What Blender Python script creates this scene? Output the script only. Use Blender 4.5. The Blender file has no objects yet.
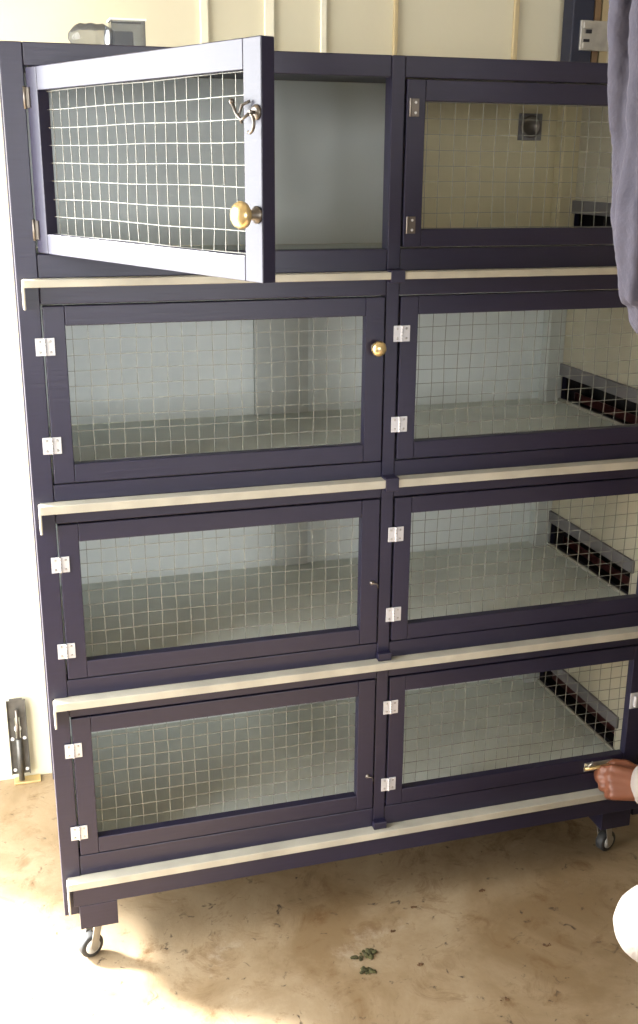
import bpy, bmesh, math, random
from mathutils import Vector, Matrix
random.seed(7)
G = .126                                   # the wheels stand this far below the cage frame's own zero
C = bpy.context.scene.collection

# ------------------------------------------------------------------ materials
def mat(name, col, rough=.6, metal=0., spec=.5, bump=0., bscale=60., var=0., vscale=6., trans=0., coat=0.):
    m = bpy.data.materials.new(name); m.use_nodes = True
    nt = m.node_tree; b = nt.nodes['Principled BSDF']
    b.inputs['Base Color'].default_value = (*col, 1)
    b.inputs['Roughness'].default_value = rough
    b.inputs['Metallic'].default_value = metal
    b.inputs['Specular IOR Level'].default_value = spec
    b.inputs['Transmission Weight'].default_value = trans
    b.inputs['Coat Weight'].default_value = coat
    tc = nt.nodes.new('ShaderNodeTexCoord')
    if var:
        n = nt.nodes.new('ShaderNodeTexNoise'); n.inputs['Scale'].default_value = vscale; n.inputs['Detail'].default_value = 5
        nt.links.new(tc.outputs['Object'], n.inputs['Vector'])
        r = nt.nodes.new('ShaderNodeValToRGB')
        r.color_ramp.elements[0].position = .3; r.color_ramp.elements[1].position = .7
        r.color_ramp.elements[0].color = (*[c*(1-var) for c in col], 1)
        r.color_ramp.elements[1].color = (*[min(1, c*(1+var)) for c in col], 1)
        nt.links.new(n.outputs['Fac'], r.inputs['Fac']); nt.links.new(r.outputs['Color'], b.inputs['Base Color'])
    if bump:
        n = nt.nodes.new('ShaderNodeTexNoise'); n.inputs['Scale'].default_value = bscale; n.inputs['Detail'].default_value = 4
        nt.links.new(tc.outputs['Object'], n.inputs['Vector'])
        bp = nt.nodes.new('ShaderNodeBump'); bp.inputs['Strength'].default_value = bump; bp.inputs['Distance'].default_value = .004
        nt.links.new(n.outputs['Fac'], bp.inputs['Height']); nt.links.new(bp.outputs['Normal'], b.inputs['Normal'])
    return m

def wood_paint(name, col, rough=.4, spec=.5):
    m = mat(name, col, rough, spec=spec); nt = m.node_tree; b = nt.nodes['Principled BSDF']
    tc = nt.nodes.new('ShaderNodeTexCoord'); mp = nt.nodes.new('ShaderNodeMapping'); mp.inputs['Scale'].default_value = (4, 60, 60)
    n = nt.nodes.new('ShaderNodeTexNoise'); n.inputs['Scale'].default_value = 3; n.inputs['Detail'].default_value = 6
    nt.links.new(tc.outputs['Object'], mp.inputs['Vector']); nt.links.new(mp.outputs['Vector'], n.inputs['Vector'])
    r = nt.nodes.new('ShaderNodeValToRGB')
    r.color_ramp.elements[0].color = (*[c*.8 for c in col], 1); r.color_ramp.elements[1].color = (*[c*1.25 for c in col], 1)
    nt.links.new(n.outputs['Fac'], r.inputs['Fac']); nt.links.new(r.outputs['Color'], b.inputs['Base Color'])
    bp = nt.nodes.new('ShaderNodeBump'); bp.inputs['Strength'].default_value = .25; bp.inputs['Distance'].default_value = .001
    nt.links.new(n.outputs['Fac'], bp.inputs['Height']); nt.links.new(bp.outputs['Normal'], b.inputs['Normal'])
    return m

def concrete():
    m = bpy.data.materials.new('stained_concrete'); m.use_nodes = True
    nt = m.node_tree; b = nt.nodes['Principled BSDF']; b.inputs['Roughness'].default_value = .55
    tc = nt.nodes.new('ShaderNodeTexCoord')
    def noise(s, d=6, rough=.6, dist=0):
        n = nt.nodes.new('ShaderNodeTexNoise'); n.inputs['Scale'].default_value = s; n.inputs['Detail'].default_value = d
        n.inputs['Roughness'].default_value = rough; n.inputs['Distortion'].default_value = dist
        nt.links.new(tc.outputs['Object'], n.inputs['Vector']); return n.outputs['Fac']
    def ramp(src, p0, p1):
        r = nt.nodes.new('ShaderNodeMapRange'); r.inputs['From Min'].default_value = p0; r.inputs['From Max'].default_value = p1
        nt.links.new(src, r.inputs['Value']); return r.outputs['Result']
    def mix(f, a, bb):
        x = nt.nodes.new('ShaderNodeMix'); x.data_type = 'RGBA'
        nt.links.new(f, x.inputs['Factor'])
        for sock, v in ((x.inputs['A'], a), (x.inputs['B'], bb)):
            if isinstance(v, tuple): sock.default_value = (*v, 1)
            else: nt.links.new(v, sock)
        return x.outputs['Result']
    c = mix(ramp(noise(3.1, 7, .65, .5), .38, .62), FLOOR_A, FLOOR_B)
    c = mix(ramp(noise(11, 8, .75, .8), .53, .72), c, FLOOR_C)
    c = mix(ramp(noise(30, 5, .6, 1.0), .63, .72), c, FLOOR_D)
    c = mix(ramp(noise(5.2, 8, .75, .2), .60, .78), c, FLOOR_E)
    nt.links.new(c, b.inputs['Base Color'])
    bp = nt.nodes.new('ShaderNodeBump'); bp.inputs['Strength'].default_value = .3; bp.inputs['Distance'].default_value = .003
    nt.links.new(noise(40, 8, .7), bp.inputs['Height']); nt.links.new(bp.outputs['Normal'], b.inputs['Normal'])
    return m
FLOOR_A = (.31, .235, .145); FLOOR_B = (.185, .122, .060); FLOOR_C = (.125, .065, .022); FLOOR_D = (.04, .022, .011); FLOOR_E = (.37, .31, .23)

M = {
 'frame':  wood_paint('dark_plum_paint', (.0115, .0095, .027), .40),
 'panel':  mat('grey_white_panel', (.77, .82, .80), .42, var=.05, vscale=3),
 'panelb': mat('grey_green_board', (.56, .59, .56), .5, var=.06, vscale=4),
 'cream_in': mat('cream_board', (.60, .53, .33), .6, var=.06, vscale=5),
 'trayf':  mat('grey_tray_floor', (.73, .77, .71), .45, var=.08, vscale=9),
 'tray':   mat('cream_tray_edge', (.37, .35, .285), .5, var=.14, vscale=14),
 'sidein': mat('cream_side_board', (.50, .46, .34), .6, var=.06),
 'greytrim': mat('grey_trim', (.16, .15, .15), .6),
 'wire':   mat('galvanised_wire', (.21, .21, .18), .5, metal=.4),
 'zinc':   mat('zinc_hinge', (.50, .50, .52), .45, metal=.3),
 'darkmetal': mat('dark_metal', (.16, .14, .12), .4, metal=.8),
 'steel':  mat('worn_steel', (.42, .41, .38), .35, metal=.8, var=.2, vscale=30),
 'oldsteel': mat('dull_dark_steel', (.10, .095, .085), .5, metal=.6, var=.25, vscale=40),
 'brass':  mat('aged_brass', (.78, .60, .30), .28, metal=.85),
 'black':  mat('black_void_shade', (.012, .01, .012), .7),  # near-black colour stands in for the shade inside troughs and slots
 'red':    mat('dark_red_plastic', (.05, .008, .008), .5),
 'rubber': mat('black_rubber', (.03, .03, .03), .6),
 'hub':    mat('grey_plastic_hub', (.45, .45, .43), .5),
 'wall':   mat('cream_wall', (.56, .52, .385), .7, var=.04, vscale=2, bump=.1),
 'tanwall': mat('tan_board_wall', (.33, .29, .22), .8, var=.1, vscale=2),
 'batten': mat('pale_cream_batten', (.72, .68, .54), .6),
 'batten2': mat('brown_batten', (.45, .36, .20), .6),
 'white':  mat('white_paint', (.85, .84, .80), .6),
 'ceil':   mat('white_ceiling', (.50, .47, .40), .8),
 'navy':   mat('navy_paint', (.005, .007, .022), .6),
 'brown':  mat('brown_board', (.22, .13, .06), .6, var=.2, vscale=12),
 'clear':  mat('clear_plastic', (.50, .52, .54), .15, trans=.92),
 'skin':   mat('warm_brown_skin', (.17, .058, .028), .5, var=.08, vscale=30),
 'nail':   mat('pale_nail', (.85, .72, .62), .25),
 'hair':   mat('dark_hair', (.015, .01, .008), .5),
 'lilac':  mat('lilac_grey_cloth', (.053, .050, .072), .9, bump=.3, bscale=200, var=.1, vscale=8),
 'whitecloth': mat('off_white_cloth', (.36, .32, .29), .9, bump=.3, bscale=160, var=.06, vscale=8),
 'dimcloth': mat('dimmed_off_white_cloth', (.17, .155, .14), .9, bump=.3, bscale=160, var=.06, vscale=8),  # the off-white cloth again, darkened to offset strong light on the trousers
 'moss':   mat('dark_green_clump', (.04, .036, .008), .9, var=.4, vscale=60),
 'scrap':  mat('brown_leaf_scrap', (.10, .05, .02), .9, var=.3, vscale=80),
 'shoe':   mat('brown_leather', (.08, .04, .02), .6),
}
M['clear'].node_tree.nodes['Principled BSDF'].inputs['IOR'].default_value = 1.2

# ------------------------------------------------------------------ helpers
class MB:
    def __init__(s): s.bm = bmesh.new()
    def box(s, x0, x1, y0, y1, z0, z1, mi=0):
        v = [s.bm.verts.new(p) for p in ((x0,y0,z0),(x1,y0,z0),(x1,y1,z0),(x0,y1,z0),(x0,y0,z1),(x1,y0,z1),(x1,y1,z1),(x0,y1,z1))]
        for f in ((3,2,1,0),(4,5,6,7),(0,1,5,4),(1,2,6,5),(2,3,7,6),(3,0,4,7)):
            q = s.bm.faces.new([v[i] for i in f]); q.material_index = mi
        return s
    def tube(s, pts, rad, n=8, cap=True, mi=0, smooth=True):
        pts = [Vector(p) for p in pts]; rs = rad if isinstance(rad, (list, tuple)) else [rad]*len(pts)
        rings = []; ref = None
        for i, p in enumerate(pts):
            t = (pts[min(i+1, len(pts)-1)] - pts[max(i-1, 0)]).normalized()
            if ref is None: ref = Vector((0,0,1)) if abs(t.z) < .9 else Vector((1,0,0))
            a = (ref - t*ref.dot(t)).normalized(); ref = a; b = t.cross(a)
            rings.append([s.bm.verts.new(p + (a*math.cos(2*math.pi*k/n + math.pi/n) + b*math.sin(2*math.pi*k/n + math.pi/n))*rs[i]) for k in range(n)])
        for r0, r1 in zip(rings, rings[1:]):
            for k in range(n):
                f = s.bm.faces.new([r0[k], r0[(k+1)%n], r1[(k+1)%n], r1[k]]); f.smooth = smooth; f.material_index = mi
        if cap:
            s.bm.faces.new(rings[0][::-1]).material_index = mi; s.bm.faces.new(rings[-1]).material_index = mi
        return s
    def lathe(s, prof, origin, axis, n=20, mi=0):
        """profile of (distance along axis, radius)"""
        o = Vector(origin); a = Vector(axis).normalized()
        u = a.orthogonal().normalized(); w = a.cross(u)
        rings = []
        for d, r in prof:
            rings.append([s.bm.verts.new(o + a*d + (u*math.cos(2*math.pi*k/n) + w*math.sin(2*math.pi*k/n))*max(r, 1e-5)) for k in range(n)])
        for r0, r1 in zip(rings, rings[1:]):
            for k in range(n):
                f = s.bm.faces.new([r0[k], r0[(k+1)%n], r1[(k+1)%n], r1[k]]); f.smooth = True; f.material_index = mi
        s.bm.faces.new(rings[0][::-1]).material_index = mi; s.bm.faces.new(rings[-1]).material_index = mi
        return s
    def ball(s, c, r, scale=(1,1,1), rot=None, seg=16):
        mt = Matrix.Translation(c) @ (rot.to_4x4() if rot is not None else Matrix()) @ Matrix.Diagonal((*[r*k for k in scale], 1))
        g = bmesh.ops.create_uvsphere(s.bm, u_segments=seg, v_segments=max(6, seg*3//4), radius=1, matrix=mt)
        for v in g['verts']:
            for f in v.link_faces: f.smooth = True
        return s
    def build(s, name, material, parent=None, bevel=0., loc=(0,0,0), rz=0.):
        bmesh.ops.recalc_face_normals(s.bm, faces=s.bm.faces)
        me = bpy.data.meshes.new(name); s.bm.to_mesh(me); s.bm.free()
        for m in (material if isinstance(material, (list, tuple)) else [material]): me.materials.append(m)
        o = bpy.data.objects.new(name, me); C.objects.link(o); o.location = loc; o.rotation_euler = (0,0,rz)
        if parent is not None: o.parent = parent
        if bevel:
            b = o.modifiers.new('bevel', 'BEVEL'); b.width = bevel; b.segments = 2; b.limit_method = 'ANGLE'
        return o
def empty(name, loc, rz=0.):
    o = bpy.data.objects.new(name, None); C.objects.link(o); o.location = loc; o.rotation_euler = (0,0,rz)
    o.empty_display_size = .1; return o
def tag(o, label, cat, group=None, kind=None):
    o['label'] = label; o['category'] = cat
    if group: o['group'] = group
    if kind: o['kind'] = kind
    return o
def struct(o, label=None):
    o['kind'] = 'structure'
    if label: o['label'] = label
    return o

# ------------------------------------------------------------------ the garage
CEIL = 2.35; YB = .72; XL = -.62; XR = 3.2; YF = -5.2
m = MB().box(-9, 6, -9, YB+.12, -.1, 0)
fl = struct(m.build('floor', concrete()), 'tan stained concrete garage floor')
w = MB().box(XL-.12, XR+.12, YB, YB+.12, 0, CEIL)
struct(w.build('wall_back', M['wall']), 'cream panelled garage wall behind the cages')
for i, (x, wd, mt) in enumerate([(.437, .018, 'batten'), (.580, .022, 'batten'), (.703, .014, 'batten'), (.872, .010, 'batten2'), (1.168, .012, 'batten2'), (-.42, .02, 'batten')]):
    b = MB().box(x-wd/2, x+wd/2, YB-.010, YB, 0, CEIL-.002)
    struct(b.build('trim_%d' % (i+1), M[mt], bevel=.002))
# left wall: open garage doorway, its header and two jambs
w = MB()
OY0, OY1, OZ = -.62, .705, 2.0
w.box(XL-.12, XL, OY1, YB, 0, CEIL); w.box(XL-.12, XL, YF, OY0, 0, CEIL); w.box(XL-.12, XL, OY0, OY1, OZ, CEIL)
struct(w.build('wall_left', M['white']), 'white wall around the open garage doorway')
w = MB().box(XR, XR+.12, YF, YB, 0, CEIL); struct(w.build('wall_right', M['tanwall']))
w = MB()
w.box(XL-.12, XR+.12, YF-.12, YF, 0, .9); w.box(XL-.12, XR+.12, YF-.12, YF, 2.1, CEIL)
w.box(XL-.12, -.2, YF-.12, YF, .9, 2.1); w.box(1.7, XR+.12, YF-.12, YF, .9, 2.1)  # unseen opening added behind the camera for soft frontal fill
struct(w.build('wall_front', M['tanwall']))
w = MB().box(XL-.12, XR+.12, YF-.12, YB+.12, CEIL, CEIL+.1); struct(w.build('ceiling', M['ceil']))

# ------------------------------------------------------------------ the cage rack
rack = empty('cage_rack', (.61, .26, 0))
tag(rack, 'tall dark-painted four-tier breeding cage rack on casters against the cream wall', 'cage')
OFF = Vector((-.61, -.26, 0))
def part(mb, name, material, bevel=.0015, parent=rack, label=None):
    o = mb.build(name, material, parent, bevel)
    if parent is rack: o.location = OFF + Vector((0, 0, G))
    if label: o['label'] = label
    return o
W = 1.236; PITCH = .6024; D0 = .525
X0, X1 = .0284, .6042            # left door edges
L = [  # lip bottom, lip top (front), rail under door, rail above door, door z, opening z
 dict(lip=(1.157,1.169), bot=(1.169,1.206), top=(1.478,1.511), door=(1.2085,1.4755), op=(1.2380,1.4425)),
 dict(lip=(.788,.803),   bot=(.803,.832),   top=(1.128,1.157), door=(.8345,1.1255), op=(.866,1.094)),
 dict(lip=(.427,.442),   bot=(.442,.474),   top=(.764,.788), door=(.4765,.7615), op=(.508,.730)),
 dict(lip=(.056,.071),   bot=(.071,.113),   top=(.401,.427), door=(.1155,.3985), op=(.148,.367)),
]
FR = M['frame']
# posts
part(MB().box(-.007, .0268, .001, .032, -.012, 1.511), 'front_post', FR)
cp = MB().box(.6060, .6292, .001, .032, .071, 1.511)
for i, l in enumerate(L):
    if i < 2: cp.box(.605, .6305, -.024, .001, l['lip'][0]-.006, l['lip'][1]+.004)
    else: cp.box(.603, .630, -.013, .001, l['lip'][1]+.0008, l['lip'][1]+.016)
part(cp, 'centre_post', FR)
part(MB().box(1.2080, W, .001, .032, -.012, 1.511), 'front_post', FR)
for x in (0.0, W-.03): part(MB().box(x, x+.03, D0-.03, D0, -.012, 1.511), 'rear_post', FR)
# rails
for l in L:
    for x0, x1 in ((.0272, .6056), (.6296, 1.2076)):
        for k in ('bot', 'top'):
            part(MB().box(x0, x1, .002, .030, *l[k]), 'rail', FR)
part(MB().box(.010, W-.003, -.018, .012, .018, .0555), 'fascia_board', FR)
part(MB().box(.010, W-.010, D0-.03, D0-.01, .018, .0555), 'fascia_board', FR)
# trays with cream lips, and grey floor sheets
for i, l in enumerate(L):
    z0, z1 = l['lip']
    t = MB().box(.003, W-.003, -.022, .52, z0, z1)
    t.box(.0005, .0045, -.0215, -.001, z0-(.034 if i < 3 else .052), z1-.001)
    o = part(t, 'tray', M['tray'], .0012, label='cream-edged slide-out tray')
    f = MB().box(.033, W-.014, .034, .5185, z1+.0006, z1+.011)
    part(f, 'tray_liner', M['trayf'], .001)
# back, top, sides
for i, l in enumerate(L):
    z0 = l['lip'][1]+.0115; z1 = (L[i-1]['lip'][0]-.001) if i else 1.505
    if i == 0:
        part(MB().box(.013, .785, .5155, .5225, z0, z1), 'back_panel', M['panel'], .0005)
        part(MB().box(.7855, W-.013, .5155, .5225, z0, z1), 'back_panel', M['cream_in'], .0005, label='cream back panel')
    else:
        part(MB().box(.013, .61, .5155, .5225, z0, z1), 'back_panel', M['panel'], .0005)
        part(MB().box(.6105, W-.013, .5155, .5225, z0, z1), 'back_panel', M['panel'], .0005)
    if i in (1, 2):
        part(MB().box(.490 if i == 1 else .535, .612, .5085, .5150, z0, z1), 'back_strip', M['panelb'], .0005, label='darker grey-green strip on the back panel')  # darker strip on the back of the two middle tiers
    part(MB().box(W-.052, W-.0135, .476, .5150, z0, z1), 'corner_strip', M['panelb'] if i else M['cream_in'], .001)
part(MB().box(.002, W-.002, .033, D0-.001, 1.5055, 1.513), 'top_panel', FR, .001)
part(MB().box(.003, .011, .033, D0-.031, -.022, 1.505), 'side_panel', [FR], .0005)
part(MB().box(.0115, .0125, .033, .5150, .08, 1.5), 'side_lining', M['panel'], 0)
# right side: cream lining with one long slot per tier; a dark feed trough hangs behind each slot
sp = MB(); ln = MB(); zprev = -.012; zl = .083
for i in (3, 2, 1, 0):
    fz = L[i]['lip'][1]+.011
    s0, s1 = fz+.004, fz+.062
    for mb, xa, xb in ((sp, W-.011, W-.001), (ln, W-.0135, W-.0115)):
        z_ = zprev if mb is sp else zl
        mb.box(xa, xb, .033, D0-.031, z_, s0)
        mb.box(xa, xb, .033, .120, s0, s1); mb.box(xa, xb, .478, D0-.031, s0, s1)
    zprev = zl = s1
sp.box(W-.011, W-.001, .033, D0-.031, zprev, 1.505); ln.box(W-.0135, W-.0115, .033, D0-.031, zprev, 1.5)
part(sp, 'side_panel', FR, 0); part(ln, 'side_lining', M['sidein'], 0, label='cream side lining with a long slot in each tier')
for i, l in enumerate(L):
    fz = l['lip'][1]+.011; s0, s1 = fz+.004, fz+.062
    part(MB().box(W-.021, W-.0145, .105, .492, s1, s1+.028), 'slot_trim', M['greytrim'], .001)
    lowtrim = part(MB().box(W-.020, W-.0145, .105, .492, s0-.003, s0+.004), 'slot_sill', M['tray'], .001)
    tr = MB()
    tr.box(W, W+.075, .100, .495, s0-.014, s0-.008); tr.box(W+.069, W+.075, .100, .495, s0-.008, s1+.02)
    tr.box(W, W+.069, .100, .106, s0-.008, s1+.02); tr.box(W, W+.069, .489, .495, s0-.008, s1+.02)
    tr.box(W, W+.080, .095, .500, s1+.0205, s1+.025)
    t = part(tr, 'feed_trough', M['black'], .001)
    part(MB().box(W+.03, W+.034, .108, .487, s0-.0075, s0+.012), 'trough_divider', M['red'], .0005, parent=t)
# vent on the back of the top right cage
v = MB().box(1.090, 1.146, .5105, .5150, 1.396, 1.452)
o = part(v, 'vent', M['greytrim'], .001, label='small dark round vent on a square grey plate')
part(MB().lathe([(0, .024), (.004, .024), (.006, .019), (.003, .017), (.003, .002)], (1.118, .5105, 1.425), (0, -1, 0)), 'vent_ring', M['darkmetal'], 0, parent=o)

# doors -----------------------------------------------------------
def wire_mesh(w, h, seed):
    rnd = random.Random(seed); mb = MB(); pit = .0254; r = .00065
    nx = int(w/pit); nz = int(round(h/pit))
    ph = [rnd.uniform(0, 6) for _ in range(6)]
    def bulge(x, z):
        ex = min(x, w-x)/w; ez = min(z, h-z)/h
        k = min(1, 5*ex)*min(1, 5*ez)
        return k*(.0016*math.sin(7*x/w+ph[0])*math.sin(5*z/h+ph[1]) + .0008*math.sin(15*x/w+ph[2]))
    offx = (w - nx*pit)/2
    for i in range(nx+1):
        x = offx + i*pit + rnd.uniform(-.0005, .0005); tl = rnd.uniform(-.0009, .0009)
        mb.tube([(x + tl*math.sin(3*t) + .0006*math.sin(9*t+ph[3]+i), bulge(x, -.006 + t*(h+.012)) + (.0009 if (int(t*16)+i) % 2 else -.0001)*0 , -.006 + t*(h+.012)) for t in [k/16 for k in range(17)]], r, 4, True, 0, False)
    offz = (h - (nz)*pit)/2
    for j in range(nz+1):
        z = offz + j*pit + rnd.uniform(-.0004, .0004)
        mb.tube([(-.006 + t*(w+.012), bulge(-.006 + t*(w+.012), z) - .0016, z + .0006*math.sin(11*t+ph[4]+j)) for t in [k/32 for k in range(33)]], r, 4, True, 0, False)
    return mb
def bmove(mb, v):
    bmesh.ops.translate(mb.bm, verts=mb.bm.verts, vec=v); return mb
def hinge(parent, x, z, small=False):
    h = MB()
    if small:
        h.box(x-.002, x+.012, -.0022, -.0002, z-.014, z+.014)
        h.tube([(x-.003, -.002, z-.014), (x-.003, -.002, z+.014)], .0022, 8)
        o = h.build('hinge', M['darkmetal'], parent, .0004)
        for dz in (-.008, .008): MB().lathe([(0, .0024), (.0012, .0018)], (x+.006, -.0022, z+dz), (0, -1, 0), 10).build('screw', M['zinc'], o)
        o['label'] = 'small dark hinge with bright screws'
    else:
        h.box(x-.0150, x-.0012, -.0022, -.0002, z-.014, z+.014); h.box(x+.0012, x+.0150, -.0022, -.0002, z-.014, z+.014)
        for k in range(5):
            z_ = z-.014+k*.0056
            h.tube([(x, -.0028, z_+.0003), (x, -.0028, z_+.0053)], .0024, 8)
        o = h.build('hinge', M['zinc'], parent, .0004); o['label'] = 'zinc butt hinge'
        for dx in (-.0085, .0085):
            for dz in (-.0085, .0085): MB().lathe([(0, .0022), (.001, .0016)], (x+dx, -.0022, z+dz), (0, -1, 0), 10).build('screw', M['steel'], o)
    return o
def knob(parent, x, z, big=1.):
    b = big
    k = MB().lathe([(0, .010*b), (.002*b, .010*b), (.004*b, .0065*b), (.014*b, .0048*b)], (x, 0, z), (0, -1, 0), 18).build('knob_base', M['darkmetal'], parent)
    k.name = 'knob_stem'
    o = MB().lathe([(.013*b, .004*b), (.015*b, .010*b), (.019*b, .0148*b), (.024*b, .0160*b), (.029*b, .0135*b), (.0325*b, .008*b), (.034*b, .002*b)], (x, 0, z), (0, -1, 0), 20).build('knob', M['brass'], parent)
    return o
def make_door(tier, col, angle=0.):
    l = L[tier]; x0 = X0 + col*PITCH + (.001 if col else 0); x1 = (X1 if not col else 1.2066)
    z0, z1 = l['door']; a0 = .0632 + col*PITCH - x0; a1 = .5692 + col*PITCH - x0; o0, o1 = l['op'][0]-z0, l['op'][1]-z0
    w, h, T = x1-x0-.001, z1-z0, .019
    d = MB()
    d.box(.0012, a0, 0, T, 0, h); d.box(a1, w, 0, T, 0, h)
    d.box(a0+.0003, a1-.0003, .0003, T, 0, o0); d.box(a0+.0003, a1-.0003, .0003, T, o1, h)
    door = d.build('door', FR, rack, .0012)
    door.location = OFF + Vector((x0, 0, z0+G)); door.rotation_euler = (0, 0, -angle)
    wm = wire_mesh(a1-a0, o1-o0, tier*10+col)
    bmove(wm, (a0, T+.002 if not angle else T-.002, o0)); g = wm.build('wire_mesh', M['wire'], door)
    return door, a0, a1, o0, o1, w, h
TH = 1.1566
d, a0, a1, o0, o1, w_, h_ = make_door(0, 0, TH)
d['label'] = 'wire mesh door swung wide open'
knob(d, w_-.010, .077, 1.0)
for z in (.034, .225):
    hb = MB().tube([(.000, -.003, z-.016), (.000, -.003, z+.016)], .0026, 8); hb.box(.001, .012, -.0022, -.0003, z-.014, z+.014)
    hb.build('hinge', M['darkmetal'], d)
# curly hook and eye on the free stile
hk = MB()
zc = .186
hk.lathe([(0, .0085), (.002, .0085), (.004, .005)], (w_-.009, 0, zc+.002), (0, -1, 0), 16)
hk.tube([(w_-.009, -.003, zc+.002), (w_-.009, -.011, zc+.002)], .0022, 8)
hk.tube([(w_-.009 + .008*math.cos(t), -.010, zc-.010 + .010*math.sin(t)) for t in [math.pi*.5 - k*.5 for k in range(8)]], .002, 8)
hk.tube([(w_-.009, -.011, zc), (w_-.022, -.012, zc-.006), (w_-.032, -.012, zc+.001), (w_-.040, -.011, zc+.012)], [.0019, .0018, .0018, .0022], 8)
hk.ball((w_-.041, -.011, zc+.014), .0034, seg=10)
hk.build('hook_latch', M['darkmetal'], d)
MB().tube([(w_-.018, -.0022, zc+.014), (w_-.026, -.008, zc+.010), (w_-.031, -.009, zc-.002), (w_-.026, -.008, zc-.009)], .0017, 8).build('hook_eye', M['darkmetal'], d)

for tier in range(4):
    for col in (0, 1):
        if tier == 0 and col == 0: continue
        d, a0, a1, o0, o1, w_, h_ = make_door(tier, col)
        zs = [(.035, .228)] if tier == 0 else None
        hz = {0: (1.245, 1.432), 1: (1.062, .900), 2: (.692, .532), 3: (.336, .165)}[tier]
        for z in hz: hinge(d, .010 if tier == 0 else (.0015 if not col else .0035), z - L[tier]['door'][0], tier == 0)
        if tier == 1 and col == 0: knob(d, w_-.016, 1.040-L[1]['door'][0], .85)
        if col == 0 and tier in (2, 3):
            zz = {2: .60, 3: .19}[tier]-L[tier]['door'][0]
            hb = MB().lathe([(0, .005), (.002, .004), (.006, .002)], (w_-.012, 0, zz), (0, -1, 0), 12)
            hb.tube([(w_-.012, -.005, zz), (w_-.004, -.006, zz-.001), (w_-.001, -.005, zz-.010)], .0012, 6)
            hb.build('hook_latch', M['darkmetal'], d)
        if col == 1:
            # barrel bolt on the closing stile
            z_ = (.118+.012 if tier == 3 else L[tier]['door'][0]+.03) - L[tier]['door'][0]
            if tier == 3:
                lp = MB().box(a1-.095, a1-.028, -.0025, -.0003, z_-.010, z_+.010)
                o = lp.build('latch_plate', M['steel'], d, .0006)
                MB().tube([(a1-.098, -.008, z_), (a1-.02, -.008, z_)], .004, 10).build('latch_bolt', M['brass'], o)
                lk = MB()
                lk.tube([(a1-.086, -.004, z_), (a1-.090, -.013, z_+.010), (a1-.084, -.014, z_+.018), (a1-.076, -.010, z_+.010), (a1-.078, -.005, z_)], .0026, 8)
                lk.build('latch_lever', M['steel'], o)
                cz_ = .273-L[3]['door'][0]
                c_ = MB().box(w_-.034, w_-.014, -.003, -.0003, cz_-.018, cz_+.018); c_.tube([(w_-.024, -.006, cz_-.012), (w_-.024, -.006, cz_+.012)], .004, 10)
                c_.build('catch', M['zinc'], d, .0006)
            else:
                zz = .12
                c_ = MB().box(w_-.034, w_-.014, -.003, -.0003, zz-.018, zz+.018); c_.tube([(w_-.024, -.006, zz-.012), (w_-.024, -.006, zz+.012)], .004, 10)
                c_.build('catch', M['zinc'], d, .0006)

# corner blocks and casters
def caster(x, y, sx, ang):
    bl = MB().box(x-.033, x+.037, y-.0475 if y < .2 else y-.03, y+.03 if y < .2 else y+.045, -.034, .0175)
    bo = part(bl, 'corner_block', FR, .001)
    c = MB()
    c.lathe([(0, .020), (.003, .020), (.0035, .014), (.012, .013)], (0, 0, -.0345), (0, 0, -1), 18)
    for s in (-1, 1):
        bm = c.bm
        pr = [(-.006, -.045), (.012, -.045), (.024, -.100), (.018, -.110), (.010, -.108)]
        yy0, yy1 = s*.0125, s*.0145
        va = [bm.verts.new((px, yy0, pz)) for px, pz in pr]; vb = [bm.verts.new((px, yy1, pz)) for px, pz in pr]
        bm.faces.new(va); bm.faces.new(vb[::-1])
        for k in range(5): bm.faces.new([va[k], va[(k+1)%5], vb[(k+1)%5], vb[k]])
    c.box(-.006, .013, -.0145, .0145, -.0475, -.045)
    R = Matrix.Rotation(ang, 4, 'Z') @ Matrix.Identity(4)
    c.bm.transform(Matrix.Translation((x, y, 0)) @ R)
    co = part(c, 'caster', M['steel'], .0004)
    wl = MB().lathe([(-.0095, .0165), (-.0095, .0225), (-.007, .0242), (.007, .0242), (.0095, .0225), (.0095, .0165)], (0,0,0), (0,1,0), 28)
    wl.bm.transform(Matrix.Translation((x, y, 0)) @ R @ Matrix.Translation((.017, 0, -.1016)))
    part(wl, 'wheel', M['rubber'], 0, parent=co)
    hb = MB().lathe([(-.0120, .003), (-.0120, .007), (-.0103, .0155), (.0103, .0155), (.0120, .007), (.0120, .003)], (0,0,0), (0,1,0), 20)
    hb.bm.transform(Matrix.Translation((x, y, 0)) @ R @ Matrix.Translation((.017, 0, -.1016)))
    part(hb, 'wheel_hub', M['hub'], 0, parent=co)
caster(.053, .030, 1, math.radians(205)); caster(1.165, .045, -1, math.radians(20))
caster(.053, .460, 1, math.radians(160)); caster(1.150, .460, -1, math.radians(40))

# ------------------------------------------------------------------ drop bolt at the bottom of the white wall section
bolt = empty('drop_bolt', (-.070, YB-.013, 0))
tag(bolt, 'tall worn steel drop bolt on the white wall left of the cage rack', 'bolt')
p = MB(); hh = .226; hw = .0215
bmx = p.bm
p.box(-hw, hw, -.002, .0, .02, .10); p.box(-hw, -.006, -.002, 0, .10, .175); p.box(.006, hw, -.002, 0, .10, .175)
p.box(-hw, hw, -.002, 0, .175, hh-.004); p.box(-hw+.006, hw-.006, -.002, 0, hh-.004, hh+.001)
for s in (-1, 1): p.box(s*hw-.0012, s*hw+.0012, -.007, 0, .02, hh-.004)
plate = p.build('plate', M['oldsteel'], bolt, .0008)
MB().tube([(0, -.008, .0015), (0, -.008, .120)], .0068, 14).build('rod', M['oldsteel'], bolt)
MB().tube([(0, -.009, .118), (0, -.011, .150), (0, -.010, .200)], [.004, .0042, .0035], 10).build('slide', M['darkmetal'], bolt)
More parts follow.
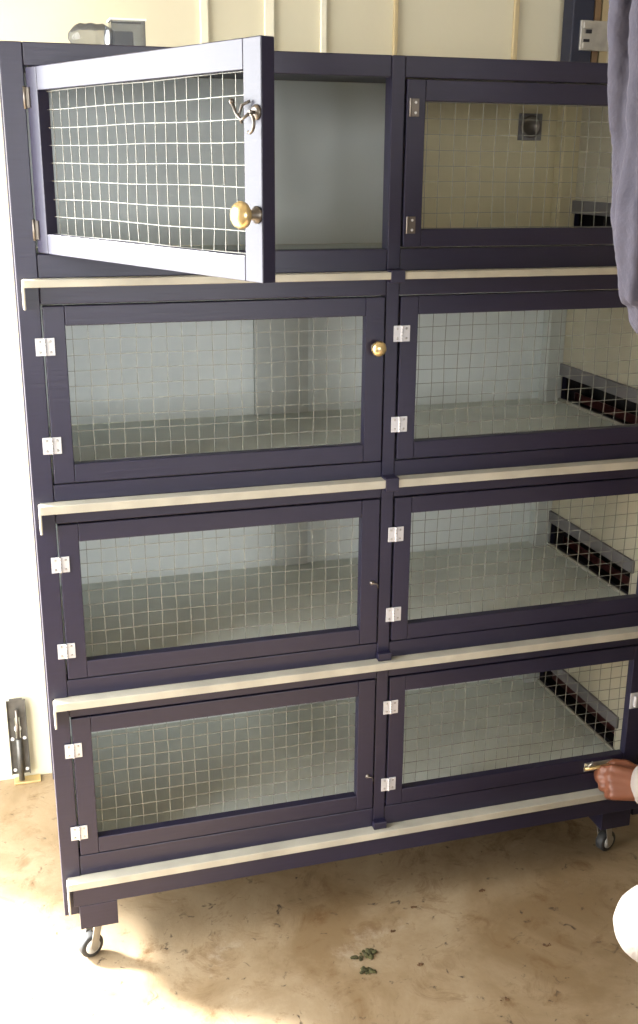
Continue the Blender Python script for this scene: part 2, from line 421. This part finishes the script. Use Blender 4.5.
for z in (.032, .118):
    for x in (-.0145, .0145): MB().lathe([(0, .0048), (.0015, .004)], (x, -.002, z), (0, -1, 0), 12).build('screw', M['white'], bolt)['label'] = 'bright screw head'
MB().box(-.018, .045, -.022, .008, .0005, .006).build('foot_plate', M['brass'], bolt, .001)
kh = MB().lathe([(0, .0085), (.0025, .0085)], (0, -.002, .146), (0,-1,0), 14); kh.box(-.004, .004, -.0044, -.002, .148, .17)
kh.build('keyhole_fill', M['white'], bolt)  # white fill stands in for the bright wall seen through the keyhole

# ------------------------------------------------------------------ things on top of the rack
TZ = 1.513+G
bg = empty('clear_jar', (.135, .15, TZ)); tag(bg, 'clear crinkled plastic jar lying on the rack top beside a plastic box', 'jar')
b = MB(); n = 14; rr = [.008, .018, .0215, .020, .0215, .0195, .021, .017]
b.tube([(-.026+k*.0085, .004*math.sin(k), .0222) for k in range(8)], rr, 14)
b.build('jar_body', M['clear'], bg)
MB().lathe([(0, .0), (0.001, .013), (.010, .013), (.011, .0)], (.0335, .002, .022), (1, 0, 0), 18).build('jar_lid', M['greytrim'], bg)
bx = empty('clear_box', (.200, .15, TZ)); tag(bx, 'clear plastic tub standing open on the left of the rack top', 'container')
b = MB(); hx_, hy_, hz_ = .027, .022, .050
b.box(-hx_, hx_, -hy_, hy_, 0, .002)
for x0,x1,y0,y1 in ((-hx_,hx_,-hy_,-hy_+.0015),(-hx_,hx_,hy_-.0015,hy_),(-hx_,-hx_+.0015,-hy_+.0015,hy_-.0015),(hx_-.0015,hx_,-hy_+.0015,hy_-.0015)):
    b.box(x0,x1,y0,y1,.002,hz_)
b.build('tub', M['clear'], bx)
r = MB()
for (x0,x1,y0,y1) in ((-hx_-.002,hx_+.002,-hy_-.002,-hy_),(-hx_-.002,hx_+.002,hy_,hy_+.002),(-hx_-.002,-hx_,-hy_,hy_),(hx_,hx_+.002,-hy_,hy_)): r.box(x0,x1,y0,y1,hz_-.003,hz_)
r.build('rim', M['white'], bx)
sc = MB().box(-.020, .012, -.012, .012, 0, .030)
tag(sc.build('dark_case', M['greytrim'], None, .003, loc=(.197, .15, TZ+.0022)), 'dark grey block lying inside the clear plastic tub', 'case')

# ------------------------------------------------------------------ post, bracket and boards on the wall at upper right
po = empty('steel_post', (1.312, YB-.050, 0)); tag(po, 'dark navy upright post against the wall behind the rack, upper right', 'post')
MB().box(-.030, .024, -.015, .035, 0, CEIL-.002).build('upright', M['navy'], po, .003)
br = MB(); bz = 1.622+G
br.box(-.012, .070, -.023, -.0155, bz-.024, bz+.040)
br.box(-.006, .018, -.026, -.023, bz+.022, bz+.036); br.box(-.006, .018, -.026, -.023, bz-.020, bz-.008)
bro = br.build('bracket', M['steel'], po, .001); bro['label'] = 'galvanised bracket'
hb = MB().box(.000, .014, -.0275, -.0255, bz+.012, bz+.020); hb.box(-.004, .010, -.0265, -.0235, bz-.006, bz+.000)
hb.build('bracket_slot', M['black'], bro)  # raised black blocks stand in for the shaded holes
for k, (x, wd, mt, lb) in enumerate([(1.348, .018, 'white', 'narrow white board standing on the wall right of the navy post'),
                                  (1.368, .016, 'brown', 'narrow dark brown board standing between white and tan boards'),
                                  (1.390, .022, 'batten2', 'narrow tan board standing at right end of the upright boards')]):
    o = MB().box(-wd/2, wd/2, -.012, .012, 0, 2.2).build('upright_board', M[mt], None, .001, loc=(x, YB-.0125, 0))
    tag(o, lb, 'board', 'upright boards beside the navy post')

# ------------------------------------------------------------------ bits on the floor
def clump(name, x, y, sx, sy, h, mt, label, cat, group, seed, n=26):
    rnd = random.Random(seed); b = MB()
    for i in range(n):
        a = rnd.uniform(0, 6.28); q = math.sqrt(rnd.random())
        px, py = q*sx*math.cos(a), q*sy*math.sin(a)
        s = rnd.uniform(.35, .8)*h
        rot = Matrix.Rotation(rnd.uniform(0, 6), 3, 'Z')
        b.ball((px, py, s*.75), s, (rnd.uniform(.9, 2.2), rnd.uniform(.8, 1.4), .75), rot, 7)
    o = b.build(name, mt, None, 0, loc=(x, y, 0)); tag(o, label, cat, group); return o
clump('moss_clump', .549, -.130, .024, .012, .006, M['moss'], 'larger dark green clump on the concrete in front of the rack', 'debris', 'green clumps on the floor', 1)
clump('moss_clump', .540, -.172, .013, .009, .005, M['moss'], 'smaller dark green clump just nearer than the larger one', 'debris', 'green clumps on the floor', 2, 16)
for k, (x, y, s, lb) in enumerate([(.757, -.311, .010, 'brown scrap on the floor nearest the front, right of the green clumps'),
        (.849, -.010, .008, 'brown scrap on the floor closest to the rack, at right'),
        (.642, -.182, .005, 'tiny brown scrap on the floor just right of the smaller green clump'),
        (.690, -.020, .007, 'brown scrap on the floor in front of the middle of the rack'),
        (.905, -.200, .008, 'brown scrap on the floor at lower right by the white knee'),
        (.625, -.079, .004, 'tiny brown scrap on the floor behind the green clumps')]):
    clump('floor_scrap', x, y, s, s*.5, .0028, M['scrap'], lb, 'debris', 'brown scraps on the floor', 20+k, 9)

# ------------------------------------------------------------------ people
def capsules(mb, pts, rads, n=14):
    """a limb: tapered tube between joints with a ball at each joint"""
    for i in range(len(pts)-1):
        mb.tube([pts[i], pts[i+1]], [rads[i], rads[i+1]], n)
    for p_, r_ in zip(pts, rads): mb.ball(p_, r_, seg=n)
def fuse(mb, name, material, parent, voxel, smooth=4, fold=None):
    o = mb.build(name, material, None)
    r = o.modifiers.new('remesh', 'REMESH'); r.mode = 'VOXEL'; r.voxel_size = voxel; r.use_smooth_shade = True
    s = o.modifiers.new('smooth', 'SMOOTH'); s.factor = .6; s.iterations = smooth
    if fold:
        t = bpy.data.textures.new(name+'_folds', 'CLOUDS'); t.noise_scale = fold[1]; t.noise_depth = 2
        em = bpy.data.objects.new(name+'_fold_space', None); 
        dm = o.modifiers.new('folds', 'DISPLACE'); dm.texture = t; dm.strength = fold[0]; dm.mid_level = .5; dm.texture_coords = 'GLOBAL'
    bpy.context.view_layer.update()
    dg = bpy.context.evaluated_depsgraph_get()
    me = bpy.data.meshes.new_from_object(o.evaluated_get(dg))
    me.name = name
    for p_ in me.polygons: p_.use_smooth = True
    old = o.data; o.modifiers.clear(); o.data = me; bpy.data.meshes.remove(old)
    if parent is not None:
        o.parent = parent; o.matrix_parent_inverse = Matrix.Translation(-parent.location)
    return o
def head(mb, c, fwd, up=(0,0,1)):
    f = Vector(fwd).normalized(); u = Vector(up); u = (u - f*u.dot(f)).normalized(); r = f.cross(u)
    R = Matrix((r, f, u)).transposed()
    P = lambda a, b_, c_: Vector(c) + r*a + f*b_ + u*c_
    mb.ball(P(0, -.012, .028), .092, (.82, 1.02, .95), R)       # skull
    mb.ball(P(0, .022, -.035), .07, (.80, .85, 1.05), R)          # face
    mb.ball(P(0, .050, -.082), .026, (1.1, .9, .8), R)            # chin
    mb.tube([P(0, .082, .002), P(0, .103, -.034)], [.007, .013], 10); mb.ball(P(0, .100, -.034), .014, seg=10)   # nose
    mb.ball(P(0, .078, -.060), .013, (1.9, .7, .45), R, 10); mb.ball(P(0, .077, -.068), .012, (1.6, .7, .5), R, 10)  # lips
    for s in (-1, 1):
        mb.ball(P(s*.031, .072, -.002), .0125, (1.2, .7, .8), R, 10)
        mb.ball(P(s*.031, .074, .016), .010, (2.0, .7, .5), R, 10)
        mb.ball(P(s*.079, -.008, -.010), .020, (.35, .8, 1.4), R, 10)
    return P, R
def hand(mb, wrist, palm_dir, palm_normal, fingers, thumb, pr=.020):
    """palm as overlapping rounded metacarpals; fingers are lists of joints given as (forward, side, down) in the hand's frame"""
    f = Vector(palm_dir).normalized(); n = Vector(palm_normal); n = (n - f*n.dot(f)).normalized(); s = f.cross(n)
    P = lambda a, b_, c_: Vector(wrist) + f*a + s*b_ + n*c_
    mb.ball(P(0, 0, 0), .024, seg=12)
    for k in range(4):
        b_ = (-1.5+k)*.0185
        capsules(mb, [P(.006, b_*.55, 0), P(.078-(.004*abs(k-1)), b_, -.002)], [.0175, .0108], 10)
    for ch, r0 in fingers:
        capsules(mb, [P(*q) for q in ch], [r0, r0*.94, r0*.88, r0*.76][:len(ch)], 10)
    capsules(mb, [P(*q) for q in thumb], [.0145, .0118, .0105, .0088][:len(thumb)], 10)
    return P
def straight_fingers(curl=.5):
    out = []
    for k, ln_ in enumerate((.072, .080, .074, .058)):
        b_ = (-1.5+k)*.0185; a = 0.; p_ = [.078-(.004*abs(k-1)), b_, 0.]; ch = [tuple(p_)]
        for sg in (.45, .31, .24):
            a += curl*(.5 if sg == .45 else 1.)
            p_ = [p_[0]+ln_*sg*math.cos(a), p_[1]*1.02, p_[2]+ln_*sg*math.sin(a)]; ch.append(tuple(p_))
        out.append((ch, .0092-.0006*(k == 3)))
    return out

# --- squatting person in white, one hand on the lowest latch
sq = empty('person', (1.14, -.60, 0))
tag(sq, 'squatting person in off-white cuff and trousers, brown hand on the lowest latch', 'person')
b = MB()
pel = Vector((1.30, -.64, .25)); chest = Vector((1.30, -.50, .56)); neck = Vector((1.33, -.44, .73))
capsules(b, [pel, (pel+chest)/2, chest], [.135, .12, .135]); capsules(b, [chest+Vector((.15,-.06,.08)), chest+Vector((-.06,.08,.09))], [.07, .07])
capsules(b, [chest+Vector((0,0,.08)), neck, neck+Vector((-.01,.03,.07))], [.08, .055, .052])
hP, hR = head(b, neck+Vector((-.01, .05, .165)), (-.35, .8, -.35), (0, .1, 1))
# legs: near leg shows its knee, shin slants back to the foot
for hip, knee, ank in ((Vector((1.22,-.70,.24)), Vector((.812,-.640,.408)), Vector((1.065,-.690,.085))), (Vector((1.34,-.52,.24)), Vector((1.13,-.315,.425)), Vector((1.245,-.45,.085)))):
    capsules(b, [hip, knee, ank], [.075, .038, .034])
    capsules(b, [ank, ank+Vector((-.01,.0,-.045)), ank+Vector((-.13,.03,-.055))], [.036, .032, .028])
# reaching arm
sh = Vector((1.26, -.38, .63)); el = Vector((1.340, -.25, .335)); wr = Vector((1.184, -.078, .238))
capsules(b, [sh, el, wr], [.052, .042, .026])
# hand: pinches the bolt between thumb and index, other fingers curled
fw = (Vector((1.118, -.040, .238)) - wr).normalized()
fing = [([(.066,-.026,.000), (.094,-.026,.006), (.104,-.020,.024), (.094,-.014,.038)], .0092),
        ([(.070,-.009,.000), (.098,-.009,.010), (.100,-.009,.030), (.082,-.009,.038)], .0095),
        ([(.067, .009,.000), (.092, .009,.012), (.092, .009,.031), (.072, .009,.037)], .0092),
        ([(.060, .026,.000), (.080, .026,.014), (.078, .026,.029), (.062, .026,.033)], .0082)]
thmb = [(.014,-.024,.012), (.044,-.043,.016), (.070,-.044,.020), (.093,-.036,.024)]
HP = hand(b, wr, fw, Vector((-.35, .80, -.48)), fing, thmb)
# other arm rests on the far knee
s2 = Vector((1.46, -.58, .62)); e2 = Vector((1.44, -.40, .42)); w2 = Vector((1.30, -.31, .515))
capsules(b, [s2, e2, w2], [.052, .042, .027])
hand(b, w2, Vector((-1, .1, -.10)), Vector((0, .1, -1)), straight_fingers(.45), [(.014,-.024,.008), (.040,-.045,.012), (.062,-.052,.016), (.080,-.052,.020)])
body = fuse(b, 'body', M['skin'], sq, .0042, 3)
# thumb nail
tip = HP(.090, -.037, .023); nn = (Vector((-.35, -.75, .75))); nn = (nn - fw*nn.dot(fw)).normalized()
nb = MB().ball(tip + nn*.0072, .0066, (1.35, .85, .33), Matrix((fw, nn.cross(fw), nn)).transposed(), 14)
nail = nb.build('thumb_nail', M['nail'], sq); nail.matrix_parent_inverse = Matrix.Translation(-sq.location)
def cloth(pieces, name, mt, parent, fold=(.010, .05), voxel=.008):
    b = MB()
    for pts, rr_ in pieces: capsules(b, [Vector(p_) for p_ in pts], rr_)
    return fuse(b, name, mt, parent, voxel, 3, fold)
sleeve_end = wr + (el-wr).normalized()*.020
cloth([([pel, (pel+chest)/2, chest, chest+Vector((0,.02,.09))], [.15, .145, .155, .10]),
       ([chest+Vector((.16,-.07,.07)), chest+Vector((-.04,.12,.07))], [.085, .08]),
       ([sh, el, sleeve_end], [.072, .068, .056]), ([s2, e2, w2+(e2-w2).normalized()*.03], [.072, .062, .045])], 'shirt', M['whitecloth'], sq, (.008, .04), .006)
cloth([([pel+Vector((0,0,-.01)), (1.22,-.70,.24), (.812,-.640,.408), (.955,-.68,.27), (1.070,-.700,.150)], [.14, .100, .057, .064, .070]),
       ([pel, (1.34,-.52,.24), (1.13,-.315,.425), (1.225,-.425,.14)], [.14, .115, .072, .070])], 'trousers', M['dimcloth'], sq, (.008, .05), .007)
for c_, in ((Vector((1.065,-.690,.085)),), (Vector((1.245,-.45,.085)),)):
    s = MB(); s.ball(c_+Vector((-.050,.012,-.050)), .035, (2.9, 1.3, .95), Matrix.Rotation(math.radians(-12), 3, 'Z')); 
    s.box(c_.x-.145, c_.x+.045, c_.y-.030, c_.y+.052, .0, .014)
    fuse(s, 'shoe', M['shoe'], sq, .006, 4)
h_ = MB(); h_.ball(hP(0, -.028, .045), .094, (.90, 1.0, .94), hR)
fuse(h_, 'hair', M['hair'], sq, .008, 2, (.008, .02))

# --- standing person in lilac-grey, forearm raised beside the top cages
st = empty('person', (1.02, -1.16, 0))
tag(st, 'standing person at upper right edge, only a lilac-grey sleeve with bent elbow showing', 'person')
b = MB()
px, py = 1.02, -1.16
pel = Vector((px, py, .94)); ch = Vector((px, py, 1.28)); nk = Vector((px, py, 1.50))
capsules(b, [pel+Vector((-.08,0,-.02)), pel+Vector((.08,0,-.02))], [.10, .10]); capsules(b, [pel, (pel+ch)/2, ch], [.12, .115, .13])
capsules(b, [ch+Vector((-.08,0,.05)), ch+Vector((.08,0,.05))], [.10, .10]); capsules(b, [ch+Vector((-.16,0,.15)), ch+Vector((.16,0,.15))], [.058, .058])
capsules(b, [ch+Vector((0,0,.12)), nk, nk+Vector((0,.01,.07))], [.08, .056, .052])
hP, hR = head(b, nk+Vector((0, .02, .15)), (-.7, .7, -.1))
for s in (-1, 1):
    hip = Vector((px+s*.09, py, .90)); kn = Vector((px+s*.10, py+.02, .49)); an = Vector((px+s*.10, py-.01, .09))
    capsules(b, [hip, kn, an], [.092, .056, .038]); capsules(b, [an, an+Vector((0,-.02,-.045)), an+Vector((s*.02,.13,-.058))], [.038, .032, .028])
shl = Vector((.835, -1.06, 1.43)); elb = Vector((.609, -.820, 1.334)); wrs = Vector((.594, -.835, 1.650))
capsules(b, [shl, elb, wrs], [.046, .032, .027])
hand(b, wrs, (-.05, .35, 1), (-.8, .5, 0), straight_fingers(.35), [(.014,-.024,.008), (.040,-.045,.012), (.062,-.055,.016), (.084,-.058,.020)])
sr = Vector((1.215, -1.16, 1.42)); er = Vector((1.27, -1.17, 1.13)); wr2 = Vector((1.26, -1.10, .89))
capsules(b, [sr, er, wr2], [.052, .042, .027])
hand(b, wr2, (0, .25, -1), (-1, 0, 0), straight_fingers(.35), [(.014,-.024,.008), (.040,-.045,.012), (.062,-.055,.016), (.084,-.058,.020)])
fuse(b, 'body', M['skin'], st, .005, 3)
ridges = []
rr_ = random.Random(5)
for k in range(11):                        # long soft folds running down the sleeve
    a_ = k*2*math.pi/11 + rr_.uniform(-.15, .15); ax = (wrs-elb)
    ridges.append(([elb + ax*t + Vector((math.cos(a_ + .5*t + .15*math.sin(5*t+k)), math.sin(a_ + .5*t), 0))*(.048+.018*t) for t in (.02, .25, .5, .75, 1.0)], [.006, .014, .010, .015, .013]))
cloth([([pel+Vector((0,0,-.12)), pel, ch, ch+Vector((0,0,.10))], [.18, .155, .155, .11]),
       ([ch+Vector((-.17,0,.13)), ch+Vector((.17,0,.13))], [.085, .085]), ([ch+Vector((-.09,0,.04)), ch+Vector((.09,0,.04))], [.135, .135]), ([ch+Vector((-.05,0,.10)), ch+Vector((.05,0,.10))], [.12, .12]),
       ([shl, elb+Vector((.01,0,.0)), elb+Vector((-.004,0,.08)), wrs+Vector((0,0,-.01))], [.080, .050, .056, .062]),
       ([sr, er, wr2+Vector((0,0,.04))], [.080, .068, .06])] + ridges, 'robe', M['lilac'], st, (.007, .03), .004)
cloth([([Vector((px+s*.09, py, .92)), Vector((px+s*.10, py+.02, .49)), Vector((px+s*.10, py-.01, .14))], [.115, .085, .075]) for s in (-1, 1)], 'trousers', M['lilac'], st, (.012, .08), .009)
for s in (-1, 1):
    sm = MB(); sm.ball((px+s*.11, py+.045, .036), .035, (1.25, 3.0, .9)); sm.box(px+s*.11-.038, px+s*.11+.038, py-.055, py+.145, 0, .014)
    fuse(sm, 'shoe', M['shoe'], st, .007, 4)
h2 = MB(); h2.ball(hP(0, -.028, .045), .094, (.90, 1.0, .94), hR); fuse(h2, 'hair', M['hair'], st, .008, 2, (.008, .02))

# ------------------------------------------------------------------ light
wd = bpy.data.worlds.new('bright_sky'); wd.use_nodes = True; bpy.context.scene.world = wd
bgn = wd.node_tree.nodes['Background']; bgn.inputs['Color'].default_value = (.965, .985, 1, 1); bgn.inputs['Strength'].default_value = 22
sun = bpy.data.lights.new('sun', 'SUN'); sun.energy = 75; sun.angle = math.radians(11); sun.color = (1, .97, .93)
so = bpy.data.objects.new('sun', sun); C.objects.link(so)
so.rotation_euler = Vector((-.62, .50, .47)).to_track_quat('Z', 'Y').to_euler()

pt = bpy.data.lights.new('doorway_portal', 'AREA'); pt.shape = 'RECTANGLE'; pt.size = OZ; pt.size_y = OY1-OY0; pt.cycles.is_portal = True
po_ = bpy.data.objects.new('doorway_portal', pt); C.objects.link(po_); po_.location = (XL-.11, (OY0+OY1)/2, OZ/2); po_.rotation_euler = (0, math.radians(-90), 0)
p2 = bpy.data.lights.new('fill_opening_portal', 'AREA'); p2.shape = 'RECTANGLE'; p2.size = 1.9; p2.size_y = 1.2; p2.cycles.is_portal = True
p2o = bpy.data.objects.new('fill_opening_portal', p2); C.objects.link(p2o); p2o.location = (.75, YF-.10, 1.5); p2o.rotation_euler = (math.radians(90), 0, 0)  # portal for the added fill opening in the front wall

# ------------------------------------------------------------------ camera
cam = bpy.data.cameras.new('camera'); co = bpy.data.objects.new('camera', cam); C.objects.link(co)
f = Vector((.27281066, .91272372, -.30415417)); r = Vector((.95870311, -.28433051, .00667171)); u = Vector((.08039088, .29341366, .95259946))
co.matrix_world = Matrix.Translation((-.0443, -1.778, 1.3398+G)) @ Matrix((r, u, -f)).transposed().to_4x4()
cam.sensor_fit = 'VERTICAL'; cam.sensor_height = 36; cam.lens = 1084.2456/1024*36; cam.clip_start = .05
bpy.context.scene.camera = co
vs = bpy.context.scene.view_settings
vs.view_transform = 'Standard'; vs.look = 'None'; vs.gamma = 1; vs.use_curve_mapping = False; vs.exposure = -.3
